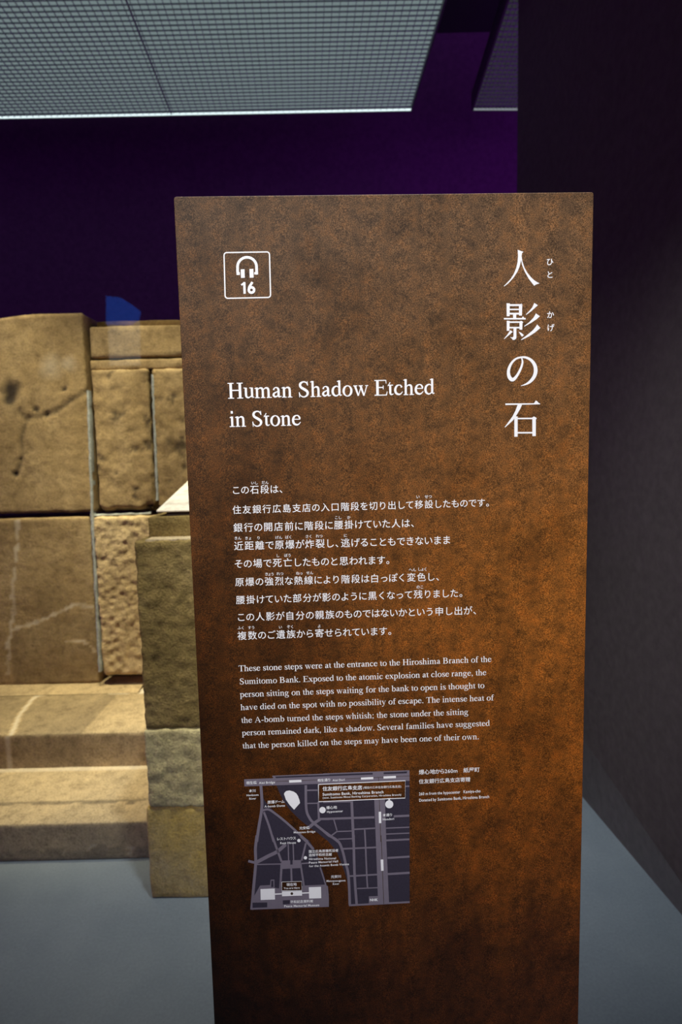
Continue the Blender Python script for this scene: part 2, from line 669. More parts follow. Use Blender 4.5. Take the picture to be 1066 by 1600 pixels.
# mortar: a thin backing set just behind the stone faces, plus raised pointing in the open joints
parts = [box(XL + 0.02, XR - 0.02, Y3 + 0.14, BACK - 0.05, Z2 + 0.002, zt - 0.09)]
rnd = random.Random(3)


def pointing(p0, p1, w0, y):
    a, b_ = Vector(p0), Vector(p1)
    n = max(4, int((b_ - a).length / 0.025))
    d = (b_ - a).normalized()
    sx = Vector((d.z, 0, -d.x))
    ring0 = None
    V, Fc = [], []
    for i in range(n + 1):
        c = a.lerp(b_, i / n)
        ww = w0 * (0.7 + 0.6 * rnd.random())
        o_ = 0.003 * (rnd.random() - 0.5)
        k = len(V)
        V += [c + sx * (-ww + o_) + Vector((0, 0.03, 0)), c + sx * (-ww * 0.8 + o_), c + sx * (ww * 0.8 + o_), c + sx * (ww + o_) + Vector((0, 0.03, 0))]
        if i:
            for q in range(3):
                Fc.append((k - 4 + q, k + q, k + q + 1, k - 3 + q))
    return V, Fc


parts.append(pointing(on_wall(137, 610, Y3 - 0.004), on_wall(144, 802, Y3 - 0.004), 0.007, Y3))
parts.append(pointing(on_wall(144, 802, Y3 - 0.012), on_wall(156, 1050, Y3 - 0.040), 0.009, Y3))
parts.append(pointing(on_wall(238, 585, Y3 - 0.012), on_wall(246, 782, Y3 - 0.012), 0.007, Y3))
parts.append(pointing(on_wall(146, 806, Y3 - 0.006), on_wall(236, 802, Y3 - 0.006), 0.006, Y3))
v, f = merge(parts)
link_mesh('mortar', v, f, M_MORTAR, wall, None, True)
# pale mortar bed on the upper tread at the foot of the wall
bedv = []
top_pts = [(0, 1063), (30, 1061), (60, 1063), (85, 1069), (110, 1072), (160, 1071), (225, 1068)]
V, Fc = [], []
for px, py in [(-260, 1066)] + top_pts:
    a = on_floor(px, py, Z2 + 0.012)
    a.y = min(a.y, Y3 + 0.02)
    b_ = Vector((a.x, Y3 - 0.10, Z2 + 0.004))
    k = len(V)
    V += [Vector((a.x, Y3 + 0.06, Z2 + 0.030 + 0.01 * noise.noise(a * 3))), Vector((a.x, Y3 - 0.03, Z2 + 0.012)), b_, Vector((a.x, Y3 - 0.105, Z2 + 0.002))]
    if k:
        for q in range(3):
            Fc.append((k - 4 + q, k - 3 + q, k + q + 1, k + q))
link_mesh('bed_course', V, Fc, M_STEP, wall, None, True)

# ---- pier at the right of the steps
YP = 1.884
pier = empty('stone_pier', (-0.45, YP, 0.0), 'square stone pier beside the steps with sloping cream cap, behind the panel', 'pier')
XQ = -0.22
px1 = on_wall(236, 1405, YP).x
zb1 = on_wall(232, 1262, YP).z
zb2 = on_wall(225, 1140, YP).z
zb3 = on_wall(213, 846, YP).z
PB = 2.95
block('foot_block', (px1, XQ), (YP, PB), (0.0, zb1 - 0.001), M_OCHRE, pier, 0.014, 0.008, 0.003, 8, 11, 0.003)
block('middle_block', (on_wall(229, 1200, YP).x, XQ), (YP - 0.004, PB), (zb1 + 0.001, zb2 - 0.001), M_GREYST, pier, 0.009, 0.008, 0.004, 30, 12, 0.004)
block('shaft_block', (on_wall(218, 990, YP).x, XQ), (YP, PB), (zb2 + 0.001, zb3), M_DARK, pier, 0.009, 0.008, 0.004, 34, 13, 0.003)
yc = YP + 0.07
block('cap_block', (on_wall(232, 830, yc).x, XQ), (yc, PB), (zb3 - 0.01, on_wall(240, 808, yc).z), M_DARK, pier, 0.016, 0.006, 0.002, 12, 14, 0.002)
v, f = box(on_wall(226, 842, YP).x, XQ - 0.01, YP + 0.006, yc + 0.01, zb3 - 0.004, zb3 + 0.0035)
link_mesh('pale_ledge_slab', v, f, M_PALE, pier)  # pale slab added so the ledge under the cap looks lit from above
# cream coping: its top slopes up towards the wall
ya = yc + 0.015
za = on_wall(245, 799, ya).z
A0 = on_wall(244, 800, ya)
ya2 = A0.x / (on_wall(291, 753, ya).x / ya)
slope = (on_wall(291, 753, ya2).z - A0.z - 0.006) / (ya2 - ya)
print('coping slope', slope, ya2)
yb_ = 2.75


def ztop(y):
    return A0.z + 0.006 + (y - ya) * slope


cx0 = A0.x
ring = [(cx0, ya, A0.z - 0.002), (XQ - 0.01, ya, A0.z - 0.002), (XQ - 0.01, yb_, A0.z - 0.002), (cx0, yb_, A0.z - 0.002)]
topr = [(cx0, ya, A0.z + 0.006), (XQ - 0.01, ya, A0.z + 0.006), (XQ - 0.01, yb_, ztop(yb_)), (cx0, yb_, ztop(yb_))]
v, f = hexa(ring, topr)
cope = link_mesh('coping', v, f, M_COPING, pier)
cope['label'] = 'smooth cream sloping coping stone'
at = cope.data.attributes.new('stain', 'FLOAT', 'POINT')
bv = cope.modifiers.new('bevel', 'BEVEL')
bv.width = 0.004
bv.segments = 2
v, f = box(cx0 + 0.03, XQ - 0.05, ya + 0.02, yb_ - 0.02, on_wall(240, 806, yc).z - 0.004, A0.z)
link_mesh('packing', v, f, M_RAIL, pier)


# ------------------------------------------------------------------ luminous louvre ceiling lights
def louvre_light(name, far_l, far_r, near_r, z, label, nx, ny, glow, strip, depth_len):
    fl_, fr_ = on_floor(*far_l, z), on_floor(*far_r, z)
    nr = on_floor(*near_r, z)
    a = (fr_ - fl_).normalized()
    b_ = (nr - fr_).normalized()
    L = (fr_ - fl_).length + (1.4 if name == 'ceiling_light' and far_l[0] < 10 else 0.0)
    fl_ = fr_ - a * L
    o = empty(name, (fl_ + fr_) / 2, label, 'ceiling light', 'luminous louvre ceiling lights')
    hz = 0.009

    def P(s, t, h):
        q = fr_ - a * s + b_ * t
        return Vector((q.x, q.y, z + h))
    parts = []
    th = 0.0012
    px_, py_ = L / nx, depth_len / ny
    for i in range(1, nx):
        s = i * px_
        parts.append(hexa([P(s - th, 0, 0), P(s + th, 0, 0), P(s + th, depth_len, 0), P(s - th, depth_len, 0)],
                          [P(s - th, 0, hz), P(s + th, 0, hz), P(s + th, depth_len, hz), P(s - th, depth_len, hz)]))
    for j in range(1, ny):
        t = j * py_
        parts.append(hexa([P(0, t - th, 0), P(L, t - th, 0), P(L, t + th, 0), P(0, t + th, 0)],
                          [P(0, t - th, hz), P(L, t - th, hz), P(L, t + th, hz), P(0, t + th, hz)]))
    if strip is E1:
        q = on_floor(268, 179.5, z)
        s = (fr_ - q).length
        parts.append(hexa([P(s - .004, 0, -0.001), P(s + .004, 0, -0.001), P(s + .004, depth_len, -0.001), P(s - .004, depth_len, -0.001)],
                          [P(s - .004, 0, hz), P(s + .004, 0, hz), P(s + .004, depth_len, hz), P(s - .004, depth_len, hz)]))
    v, f = merge(parts)
    link_mesh('louvre_grid', v, f, M_LOUVRE, o)
    e = 0.012
    parts = []
    for (s0, s1, t0, t1) in ((-e, L + e, -e, 0), (-e, L + e, depth_len, depth_len + e), (-e, 0, 0, depth_len), (L, L + e, 0, depth_len)):
        c = [(s0, t0), (s1, t0), (s1, t1), (s0, t1)]
        parts.append(hexa([P(s, t, -0.004) for s, t in c], [P(s, t, 0.12) for s, t in c]))
    v, f = merge(parts)
    link_mesh('frame', v, f, M_FRAME, o)
    c = [(0, 0), (L, 0), (L, depth_len), (0, depth_len)]
    v, f = hexa([P(s, t, 0.030) for s, t in c], [P(s, t, 0.045) for s, t in c])
    link_mesh('diffuser', v, f, glow, o)
    if strip:
        v, f = hexa([P(s, t, -0.002) for s, t in ((0, 0.0005), (L, 0.0005), (L, 0.006), (0, 0.006))],
                    [P(s, t, 0.010) for s, t in ((0, 0.0005), (L, 0.0005), (L, 0.006), (0, 0.006))])
        link_mesh('edge_strip', v, f, strip, o)  # glow stands in for lamplight caught by the frame's far inner edge
    return o


G1 = emit('louvre_glow', (0.74, 0.95, 0.98), 0.25)
G2 = emit('dim_louvre_glow', (0.80, 0.80, 1.0), 0.035)
E1 = emit('edge_glow', (0.80, 0.96, 1.0), 1.3)
E2 = emit('dim_edge_glow', (0.85, 0.92, 1.0), 0.30)
louvre_light('ceiling_light', (0, 185), (642, 172.5), (695, 0), 3.9, 'wide grey louvre ceiling light over the stone steps, bright front edge', 100, 50, G1, E1, 2.0)
louvre_light('ceiling_light', (740, 172), (860, 172), (955, 0), 3.9, 'narrow dim louvre ceiling light half hidden by the right wall', 20, 25, G2, E2, 1.1)

# ------------------------------------------------------------------ information panel
PY, PYAW = 0.93, 0.02907909
PXL, PW, PZ = -0.23665313, 0.62960448, 1.88076314
pu = Vector((math.cos(PYAW), math.sin(PYAW), 0))
pn = Vector((math.sin(PYAW), -math.cos(PYAW), 0))      # towards the visitor
PO = Vector((0, PY, 0))


def face(px, py):
    """position on the panel face (across, up) in metres"""
    r = ray(px, py)
    t = (PO - cam_pos).dot(pn) / r.dot(pn)
    p = cam_pos + r * t
    return ((p - PO).dot(pu), p.z)


def lift(uv, h):
    return PO + pu * uv[0] + Vector((0, 0, uv[1])) + pn * h


root = empty('information_panel', PO + pu * (PXL + PW / 2), 'freestanding rust-brown information panel with white Japanese and English text', 'sign')


def panel_board():
    th, rr = 0.030, 0.004
    out = []
    x0, x1, z0, z1 = PXL, PXL + PW, 0.012, PZ
    for cx, cz, a0 in ((x0 + rr, z0 + rr, 180), (x1 - rr, z0 + rr, 270), (x1 - rr, z1 - rr, 0), (x0 + rr, z1 - rr, 90)):
        for k in range(5):
            a = math.radians(a0 + 90 * k / 4)
            out.append((cx + rr * math.cos(a), cz + rr * math.sin(a)))
    v, f = hexa([lift(p, 0) for p in out], [lift(p, -th) for p in out])
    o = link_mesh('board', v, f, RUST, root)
    bv = o.modifiers.new('bevel', 'BEVEL')
    bv.width = 0.001
    bv.segments = 2
    bv.limit_method = 'ANGLE'
    return o


panel_board()
c = [lift((PXL - 0.03, 0), 0.12), lift((PXL + PW + 0.03, 0), 0.12), lift((PXL + PW + 0.03, 0), -0.17), lift((PXL - 0.03, 0), -0.17)]
v, f = hexa(c, [p + Vector((0, 0, 0.012)) for p in c])
link_mesh('base_plate', v, f, M_STEEL, root)


# ---- flat print: everything is collected as (u, v) outlines on the face
class Print:
    def __init__(self, h):
        self.V, self.F, self.h, self.n = [], [], h, 0

    def step(self):
        # each stroke of ink lies a hair above the one before
        self.n += 1
        return (self.n % 11) * 8e-6

    def poly(self, pts):
        tris = geometry.tessellate_polygon([[Vector((p[0], p[1], 0)) for p in pts]])
        k = len(self.V)
        z = self.step()
        self.V += [(p[0], p[1], z) for p in pts]
        self.F += [tuple(i + k for i in t) for t in tris]

    def raw(self, verts, faces):
        k = len(self.V)
        z = self.step()
        self.V += [(p[0], p[1], z) for p in verts]
        self.F += [tuple(i + k for i in q) for q in faces]

    def build(self, name, material, parent=None, label=None):
        # all faces turned to the visitor
        FF = []
        for q in self.F:
            a, b_, c_ = (Vector(self.V[i][:2]) for i in q[:3])
            cr = (b_.x - a.x) * (c_.y - a.y) - (b_.y - a.y) * (c_.x - a.x)
            FF.append(q if cr > 0 else tuple(reversed(q)))
        o = link_mesh(name, [lift(p, self.h + p[2]) for p in self.V], FF, material, parent or root)
        if label:
            o['label'] = label
        return o


def catmull(pts, n=8):
    if len(pts) < 3:
        return [tuple(p) for p in pts]
    P_ = [pts[0]] + list(pts) + [pts[-1]]
    out = []
    for i in range(1, len(P_) - 2):
        p0, p1, p2, p3 = P_[i - 1], P_[i], P_[i + 1], P_[i + 2]
        for k in range(n):
            t = k / n
            out.append(tuple(0.5 * (2 * b_ + (c_ - a) * t + (2 * a - 5 * b_ + 4 * c_ - d) * t * t + (3 * b_ - a - 3 * c_ + d) * t ** 3)
                             for a, b_, c_, d in zip(p0, p1, p2, p3)))
    out.append(tuple(pts[-1]))
    return out


def ribbon(pts, smooth=True, n=8):
    """pts (x, y, width) -> verts, quads"""
    q = catmull(pts, n) if smooth else [tuple(p) for p in pts]
    V, Fc = [], []
    for i, (x, y, w_) in enumerate(q):
        a = q[max(0, i - 1)]
        b_ = q[min(len(q) - 1, i + 1)]
        dx, dy = b_[0] - a[0], b_[1] - a[1]
        l = math.hypot(dx, dy) or 1
        nx_, ny_ = -dy / l * w_ / 2, dx / l * w_ / 2
        V += [(x + nx_, y + ny_), (x - nx_, y - ny_)]
        if i:
            k = 2 * i
            Fc.append((k - 2, k - 1, k + 1, k))
    return V, Fc


def disc(cx, cy, r, n=20, ry=None):
    ry = ry or r
    return [(cx + r * math.cos(2 * math.pi * i / n), cy + ry * math.sin(2 * math.pi * i / n)) for i in range(n)]


# ---- serif alphabet drawn as pen strokes, 1000 units to the em
def st(x, y0, y1, w=84):
    return [(x, y0, w), (x, y1, w)]


def sf(x0, x1, y):
    yy = y + 11 if y <= 0 else y - 11
    return [(x0, yy, 22), (x1, yy, 22)]


def flag(x, y):
    return [(x - 104, y - 48, 18), (x - 10, y - 18, 44)]


def oval(cx, cy, rx, ry, thick, thin, n=28):
    out = []
    for i in range(n + 1):
        a = 2 * math.pi * i / n
        w_ = thin + (thick - thin) * abs(math.cos(a + 0.12)) ** 1.4
        out.append((cx + (rx - w_ / 2) * math.cos(a), cy + (ry - w_ / 2) * math.sin(a), w_))
    return out


ARCH = lambda x, d=0: [(x + 38, 355, 16), (x + 95, 408, 32), (x + 165, 428, 56), (x + 235, 395, 78), (x + 260, 300, 84), (x + 260, 0, 84)]
BOWL = lambda o=0: [(150, 372, 20), (205, 418, 34), (280, 425, 56), (375, 370, 78), (416, 230, 92), (385, 95, 80), (300, 22, 44), (215, 18, 28), (120, 50, 26)]
LT = {
    'a': (444, [[(92, 325, 66), (110, 390, 40), (190, 436, 30), (270, 405, 62), (308, 330, 84), (308, 95, 84), (335, 38, 54), (400, 40, 24), (436, 70, 14)],
                [(310, 285, 20), (215, 240, 34), (115, 190, 60), (80, 115, 86), (125, 45, 66), (200, 45, 48), (305, 110, 20)]]),
    'b': (500, [st(112, 20, 683), flag(112, 683), BOWL()]),
    'c': (444, [[(372, 330, 76), (330, 408, 40), (250, 436, 32), (140, 390, 70), (72, 240, 90), (110, 95, 86), (220, 34, 64), (325, 55, 40), (412, 150, 14)]]),
    'd': (500, [st(382, 50, 683), flag(382, 683), [(400, 34, 40), (490, 58, 18)],
                [(350, 385, 22), (275, 434, 32), (195, 425, 50), (105, 350, 78), (72, 220, 92), (105, 95, 84), (195, 28, 54), (275, 35, 44), (350, 85, 24)]]),
    'e': (444, [[(80, 272, 24), (395, 272, 24)],
                [(378, 265, 40), (372, 340, 64), (310, 420, 44), (225, 438, 32), (122, 380, 70), (70, 235, 92), (110, 90, 86), (225, 32, 64), (325, 55, 40), (418, 150, 14)]]),
    'f': (333, [st(145, 0, 540), [(145, 530, 84), (158, 615, 70), (215, 664, 32), (275, 662, 36), (330, 618, 58)], [(20, 438, 24), (310, 438, 24)], sf(20, 280, 0)]),
    'g': (500, [oval(212, 300, 168, 162, 84, 28), [(340, 405, 30), (470, 410, 34)],
                [(135, 175, 22), (88, 110, 42), (110, 55, 58), (225, 32, 64), (375, 8, 72), (432, -70, 66), (390, -155, 46), (240, -205, 32), (95, -182, 42), (48, -110, 54), (90, -40, 32), (160, 5, 20)]]),
    'h': (500, [st(112, 0, 683), flag(112, 683), ARCH(112), sf(9, 225, 0), sf(280, 487, 0)]),
    'i': (278, [st(139, 0, 448), flag(139, 448), sf(16, 257, 0), [(90, 632, 98), (188, 632, 98)]]),
    'k': (500, [st(112, 0, 683), flag(112, 683), sf(9, 235, 0), [(150, 225, 26), (400, 430, 28)], sf(300, 475, 450), [(205, 275, 50), (425, 15, 92)], sf(290, 505, 0)]),
    'l': (278, [st(139, 0, 683), flag(139, 683), sf(19, 257, 0)]),
    'm': (778, [st(112, 0, 448), flag(112, 448), ARCH(112), ARCH(372), sf(16, 225, 0), sf(282, 478, 0), sf(545, 772, 0)]),
    'n': (500, [st(112, 0, 448), flag(112, 448), ARCH(112), sf(16, 225, 0), sf(282, 485, 0)]),
    'o': (500, [oval(250, 225, 222, 236, 92, 28)]),
    'p': (500, [st(116, -217, 448), flag(116, 448), BOWL(), sf(5, 245, -206)]),
    'r': (333, [st(112, 0, 448), flag(112, 448), [(150, 330, 22), (200, 400, 40), (255, 418, 60), (315, 400, 74)], sf(5, 245, 0)]),
    's': (389, [[(318, 340, 22), (285, 405, 32), (195, 436, 34), (105, 405, 62), (85, 335, 70), (135, 268, 72), (235, 210, 82), (312, 150, 82), (320, 85, 72), (275, 30, 46), (190, 12, 32), (95, 55, 26), (58, 140, 22)],
                [(322, 330, 18), (322, 448, 18)], [(58, 155, 18), (62, 5, 18)]]),
    't': (278, [st(122, 100, 450), [(15, 395, 12), (125, 560, 30)], [(15, 436, 28), (255, 436, 28)], [(122, 130, 84), (135, 60, 68), (190, 30, 42), (272, 62, 16)]]),
    'u': (500, [[(113, 450, 84), (113, 150, 84), (132, 62, 72), (205, 24, 52), (275, 42, 34), (350, 100, 18)], sf(9, 113, 450), st(385, 40, 450), sf(270, 385, 450), [(400, 32, 36), (479, 44, 18)]]),
    'v': (500, [[(95, 440, 84), (262, 5, 54)], [(262, 5, 26), (408, 440, 26)], sf(19, 215, 450), sf(335, 480, 450)]),
    'w': (722, [[(95, 440, 84), (245, 5, 54)], [(245, 5, 26), (372, 400, 26)], [(345, 440, 84), (500, 5, 54)], [(500, 5, 26), (638, 440, 26)], sf(21, 205, 450), sf(262, 450, 450), sf(565, 700, 450)]),
    'x': (500, [[(95, 440, 88), (405, 12, 88)], [(80, 15, 28), (225, 210, 28)], [(255, 250, 28), (395, 435, 28)], sf(17, 220, 450), sf(310, 470, 450), sf(17, 165, 0), sf(275, 485, 0)]),
    'y': (500, [[(95, 440, 84), (272, 20, 60)], [(408, 440, 26), (262, 10, 30), (190, -140, 34), (115, -195, 52), (45, -170, 62)], sf(14, 210, 450), sf(335, 480, 450)]),
    'A': (722, [[(355, 662, 30), (95, 18, 30)], [(350, 662, 40), (600, 15, 108)], [(195, 232, 30), (490, 232, 30)], sf(15, 213, 0), sf(450, 706, 0)]),
    'B': (667, [st(150, 0, 662, 102), [(20, 648, 28), (330, 648, 28)], [(150, 345, 30), (330, 345, 30)], [(20, 14, 28), (330, 14, 28)],
                [(300, 648, 28), (410, 625, 60), (470, 500, 102), (410, 385, 60), (300, 348, 28)], [(300, 345, 30), (440, 320, 66), (535, 185, 112), (450, 45, 66), (300, 14, 28)]]),
    'E': (611, [st(150, 0, 662, 102), [(14, 648, 28), (535, 648, 28)], [(536, 662, 24), (548, 510, 14)], [(150, 345, 32), (410, 345, 32)], [(415, 430, 20), (415, 262, 20)], [(14, 14, 28), (560, 14, 28)], [(555, 0, 40), (595, 170, 14)]]),
    'H': (722, [st(155, 0, 662, 102), st(567, 0, 662, 102), sf(19, 290, 0), sf(432, 702, 0), sf(19, 290, 662), sf(432, 702, 662), [(155, 345, 36), (567, 345, 36)]]),
    'S': (556, [[(440, 500, 22), (405, 590, 38), (335, 642, 44), (230, 648, 46), (125, 590, 84), (100, 500, 92), (150, 412, 94), (280, 335, 100), (400, 250, 100), (435, 160, 96), (390, 62, 68), (285, 8, 42), (175, 22, 36), (90, 95, 28), (50, 210, 20)],
                [(443, 490, 18), (430, 670, 18)], [(48, 200, 18), (68, -12, 18)]]),
    'T': (611, [st(305, 0, 662, 102), sf(160, 452, 0), [(22, 645, 34), (588, 645, 34)], [(24, 660, 26), (17, 500, 12)], [(586, 660, 26), (593, 500, 12)]]),
    '.': (250, [[(76, 42, 96), (172, 42, 96)]]),
    ',': (250, [[(70, 48, 92), (168, 48, 92)], [(140, 45, 54), (145, -40, 34), (75, -125, 10)]]),
    ';': (278, [[(90, 400, 96), (186, 400, 96)], [(85, 48, 92), (183, 48, 92)], [(155, 45, 54), (160, -40, 34), (90, -125, 10)]]),
    '-': (333, [[(39, 228, 64), (285, 228, 64)]]),
    ' ': (250, []),
}


def serif_line(pr, text, a, b, size_k=1.0, embolden=0):
    """fit a line of text between two baseline ends (face coordinates)"""
    width = sum(LT[c_][0] for c_ in text)
    du, dv = b[0] - a[0], b[1] - a[1]
    L = math.hypot(du, dv)
    s = L / (width - 30)
    ux, uy = du / L, dv / L
    x = -15.0
    for ch in text:
        adv, strokes = LT[ch]
        for k in strokes:
            q = [(p[0] + x, p[1], p[2] + embolden) for p in k]
            V, Fc = ribbon(q, n=5)
            pr.raw([(a[0] + (p[0] * ux - p[1] * size_k * uy) * s, a[1] + (p[0] * uy + p[1] * size_k * ux) * s) for p in V], Fc)
        x += adv
    return s


# ---- gothic / kana glyphs from the built-in font, cached as flat meshes
GC = {}


def glyph(ch, off=0.0):
    key = (ch, off)
    if key not in GC:
        cu = D.curves.new('glyph', 'FONT')
        cu.body = ch
        cu.size = 1.0
        cu.offset = off
        cu.resolution_u = 3
        o = D.objects.new('glyph', cu)
        COL.objects.link(o)
        bpy.context.view_layer.update()
        me = o.to_mesh()
        V = [(v_.co.x, v_.co.y) for v_ in me.vertices]
        Fc = [tuple(p.vertices) for p in me.polygons]
        o.to_mesh_clear()
        D.objects.remove(o)
        D.curves.remove(cu)
        GC[key] = (V, Fc, (max((p[0] for p in V), default=0.25)))
    return GC[key]


def is_kana(ch):
    return 0x3040 <= ord(ch) <= 0x30ff


def font_line(pr, text, a, b, kana=0.88, off=0.0, height=None, gs=1.0):
    """set a line between baseline ends a and b; the scale follows the length"""
    advs = []
    for ch in text:
        o_ = ord(ch)
        if ch == ' ':
            advs.append(0.28)
        elif o_ < 0x250:
            advs.append(glyph(ch)[2] + 0.07)
        elif ch in '、。':
            advs.append(0.55)
        elif is_kana(ch):
            advs.append(kana)
        else:
            advs.append(1.0)
    width = sum(advs) - 0.06
    du, dv = b[0] - a[0], b[1] - a[1]
    L = math.hypot(du, dv)
    s = L / width
    sy = s if height is None else height
    ux, uy = du / L, dv / L
    x = -0.03
    for ch, ad in zip(text, advs):
        V, Fc, _ = glyph(ch, off)
        xx = x - ((1 - ad) / 2 if (is_kana(ch) and ord(ch) > 0x250) else 0.0)
        if gs != 1.0:
            V = [((p[0] - 0.5) * gs + 0.5, (p[1] + 0.08) * gs - 0.08) for p in V]
        pr.raw([(a[0] + (p[0] + xx) * s * ux - (p[1] + 0.08) * sy * uy, a[1] + (p[0] + xx) * s * uy + (p[1] + 0.08) * sy * ux) for p in V]
               if ord(text[0]) > 0x250 or any(ord(q) > 0x2fff for q in text) else
               [(a[0] + (p[0] + xx) * s * ux - p[1] * sy * uy, a[1] + (p[0] + xx) * s * uy + p[1] * sy * ux) for p in V], Fc)
        x += ad
    return s


# ---- audio guide symbol
def crop(ox, oy, s):
    return lambda x, y: face(ox + x / s, oy + y / s)


pr = Print(0.0003)
c1 = crop(340, 385, 10.66)
quad = [(108, 105), (865, 92), (885, 850), (128, 866)]


def inquad(s, t):
    a = [quad[0][i] + (quad[1][i] - quad[0][i]) * s for i in (0, 1)]
    b_ = [quad[3][i] + (quad[2][i] - quad[3][i]) * s for i in (0, 1)]
    return (a[0] + (b_[0] - a[0]) * t, a[1] + (b_[1] - a[1]) * t)


pts = []
for cx, cy, a0 in ((0.06, 0.06, 180), (0.94, 0.06, 270), (0.94, 0.94, 0), (0.06, 0.94, 90)):
    for k in range(6):
        a = math.radians(a0 + 90 * k / 5)
        pts.append(inquad(cx + 0.06 * math.cos(a), cy + 0.06 * math.sin(a)))
pts.append(pts[0])


def px_ribbon(pr_, cf, pts_, smooth=False, n=8):
    V, Fc = ribbon(pts_, smooth, n)
    pr_.raw([cf(*p) for p in V], Fc)


def px_poly(pr_, cf, pts_):
    pr_.poly([cf(*p) for p in pts_])


px_ribbon(pr, c1, [(x, y, 20) for x, y in pts])
arc = [(340, 475, 44), (335, 400, 44)] + [(492 - 158 * math.cos(math.pi * k / 14), 340 - 158 * math.sin(math.pi * k / 14), 44) for k in range(15)] + [(652, 400, 44), (654, 470, 44)]
px_ribbon(pr, c1, arc)
px_poly(pr, c1, [(320, 430), (372, 430), (372, 476), (320, 478)])
px_poly(pr, c1, [(613, 430), (672, 428), (674, 466), (613, 468)])
px_poly(pr, c1, [(386, 384), (450, 381), (455, 523), (392, 526)])
px_poly(pr, c1, [(532, 378), (597, 376), (602, 521), (537, 523)])
px_ribbon(pr, c1, [(446, 596, 38), (452, 790, 38)])
px_ribbon(pr, c1, [(397, 645, 28), (448, 607, 28)])
px_ribbon(pr, c1, [(566 + 44 * math.cos(2 * math.pi * k / 24), 727 + 44 * math.sin(2 * math.pi * k / 24), 42) for k in range(25)])
px_ribbon(pr, c1, [(522, 712, 38), (535, 672, 42), (582, 595, 38)], True)
pr.build('audio_guide_symbol', M_PRINT)

# ---- vertical Japanese title, brush-cut letters
pr = Print(0.0003)
c4 = crop(780, 380, 10)
c5 = crop(780, 540, 10)
JIN, KAGE, NO, ISHI = Print(0.0003), Print(0.0003), Print(0.0003), Print(0.0003)
for poly in [
    [(290, 105), (382, 136), (358, 158), (352, 200), (340, 290), (318, 372), (285, 450), (222, 545), (145, 628), (78, 678), (76, 668), (125, 620), (180, 560), (230, 480), (266, 392), (288, 300), (296, 200)],
    [(343, 215), (344, 270), (360, 345), (400, 445), (462, 555), (548, 666), (575, 648), (633, 627), (600, 612), (550, 580), (498, 532), (440, 460), (395, 380), (365, 290), (352, 205)],
]:
    px_poly(JIN, c4, poly)
for q in [
    [(142, 940, 50), (142, 1142, 46)], [(336, 955, 52), (334, 1132, 46)], [(118, 968, 30), (350, 968, 30)], [(142, 1036, 22), (335, 1036, 22)], [(142, 1102, 28), (335, 1102, 28)],
    [(243, 1110, 50), (243, 1180, 50)], [(75, 1181, 24), (415, 1181, 24)],
    [(142, 1214, 46), (141, 1370, 42)], [(342, 1222, 48), (340, 1352, 44)], [(120, 1234, 24), (360, 1234, 24)], [(142, 1320, 24), (340, 1320, 24)],
    [(248, 1325, 46), (248, 1480, 44)],
]:
    px_ribbon(KAGE, c4, q)
for poly in [
    [(335, 955), (345, 942), (368, 965), (360, 980)], [(352, 1172), (372, 1143), (420, 1193)], [(318, 1225), (345, 1212), (378, 1232), (366, 1250)], [(115, 938), (140, 940), (166, 955)], [(118, 1210), (140, 1212), (165, 1222)],
    [(226, 1455), (271, 1455), (268, 1490), (240, 1512), (212, 1512), (200, 1490), (170, 1468), (210, 1472)],
    [(165, 1375), (180, 1360), (213, 1386), (150, 1442), (80, 1500), (77, 1493), (128, 1430)],
    [(304, 1383), (345, 1400), (380, 1428), (383, 1446), (356, 1460), (340, 1440), (322, 1412)],
    [(550, 934), (606, 970), (560, 1012), (500, 1066), (425, 1121), (419, 1113), (480, 1050), (520, 1000)],
    [(575, 1097), (639, 1142), (590, 1186), (500, 1246), (395, 1304), (391, 1296), (470, 1235), (540, 1162)],
    [(595, 1269), (646, 1325), (560, 1397), (460, 1461), (350, 1514), (344, 1505), (440, 1433), (530, 1358), (575, 1303)],
]:
    px_poly(KAGE, c4, poly)
px_ribbon(NO, c5, [(354, 196, 18), (366, 260, 28), (342, 350, 34), (292, 450, 38), (242, 515, 48), (200, 532, 58), (160, 490, 56), (146, 420, 48), (158, 350, 44), (196, 272, 36), (262, 208, 30), (340, 184, 28), (420, 187, 34), (500, 228, 44), (555, 302, 54), (572, 390, 58), (550, 480, 54), (490, 558, 44), (420, 603, 26), (338, 630, 5)], True, 8)
for q in [[(98, 917, 26), (640, 908, 14)], [(264, 1106, 52), (264, 1424, 52)], [(547, 1120, 56), (547, 1414, 54)], [(285, 1140, 22), (530, 1138, 22)], [(285, 1362, 24), (530, 1361, 24)]]:
    px_ribbon(ISHI, c5, q)
for poly in [
    [(98, 902), (112, 906), (640, 904), (640, 918), (112, 930)], [(540, 906), (560, 880), (573, 857), (592, 868), (641, 916)],
    [(290, 924), (358, 926), (330, 990), (275, 1082), (220, 1166), (155, 1226), (92, 1281), (88, 1271), (150, 1188), (210, 1104), (255, 1018)],
    [(238, 1105), (262, 1100), (285, 1128), (290, 1150)], [(516, 1125), (545, 1107), (588, 1133), (575, 1160)],
]:
    px_poly(ISHI, c5, poly)
for k_ in (JIN, KAGE, NO, ISHI):
    k_.build('title_character', M_PRINT)

pr = Print(0.0003)


def kana_at(pr_, cf, ch, cx, cy, size_px, off=0.0):
    """one small reading character centred on a point"""
    V, Fc, _ = glyph(ch, off)
    u, v_ = cf(cx, cy)
    u2, _ = cf(cx + size_px, cy)
    s = u2 - u
    pr_.raw([(u + (p[0] - 0.5) * s, v_ + (p[1] - 0.36) * s) for p in V], Fc)


for pair in ((('ひ', 793, 293), ('と', 793, 493)), (('か', 803, 1120), ('げ', 806, 1322))):
    pr = Print(0.0003)
    for ch, x, y in pair:
        kana_at(pr, c4, ch, x, y, 118, 0.012)
    pr.build('title_reading', M_PRINT)

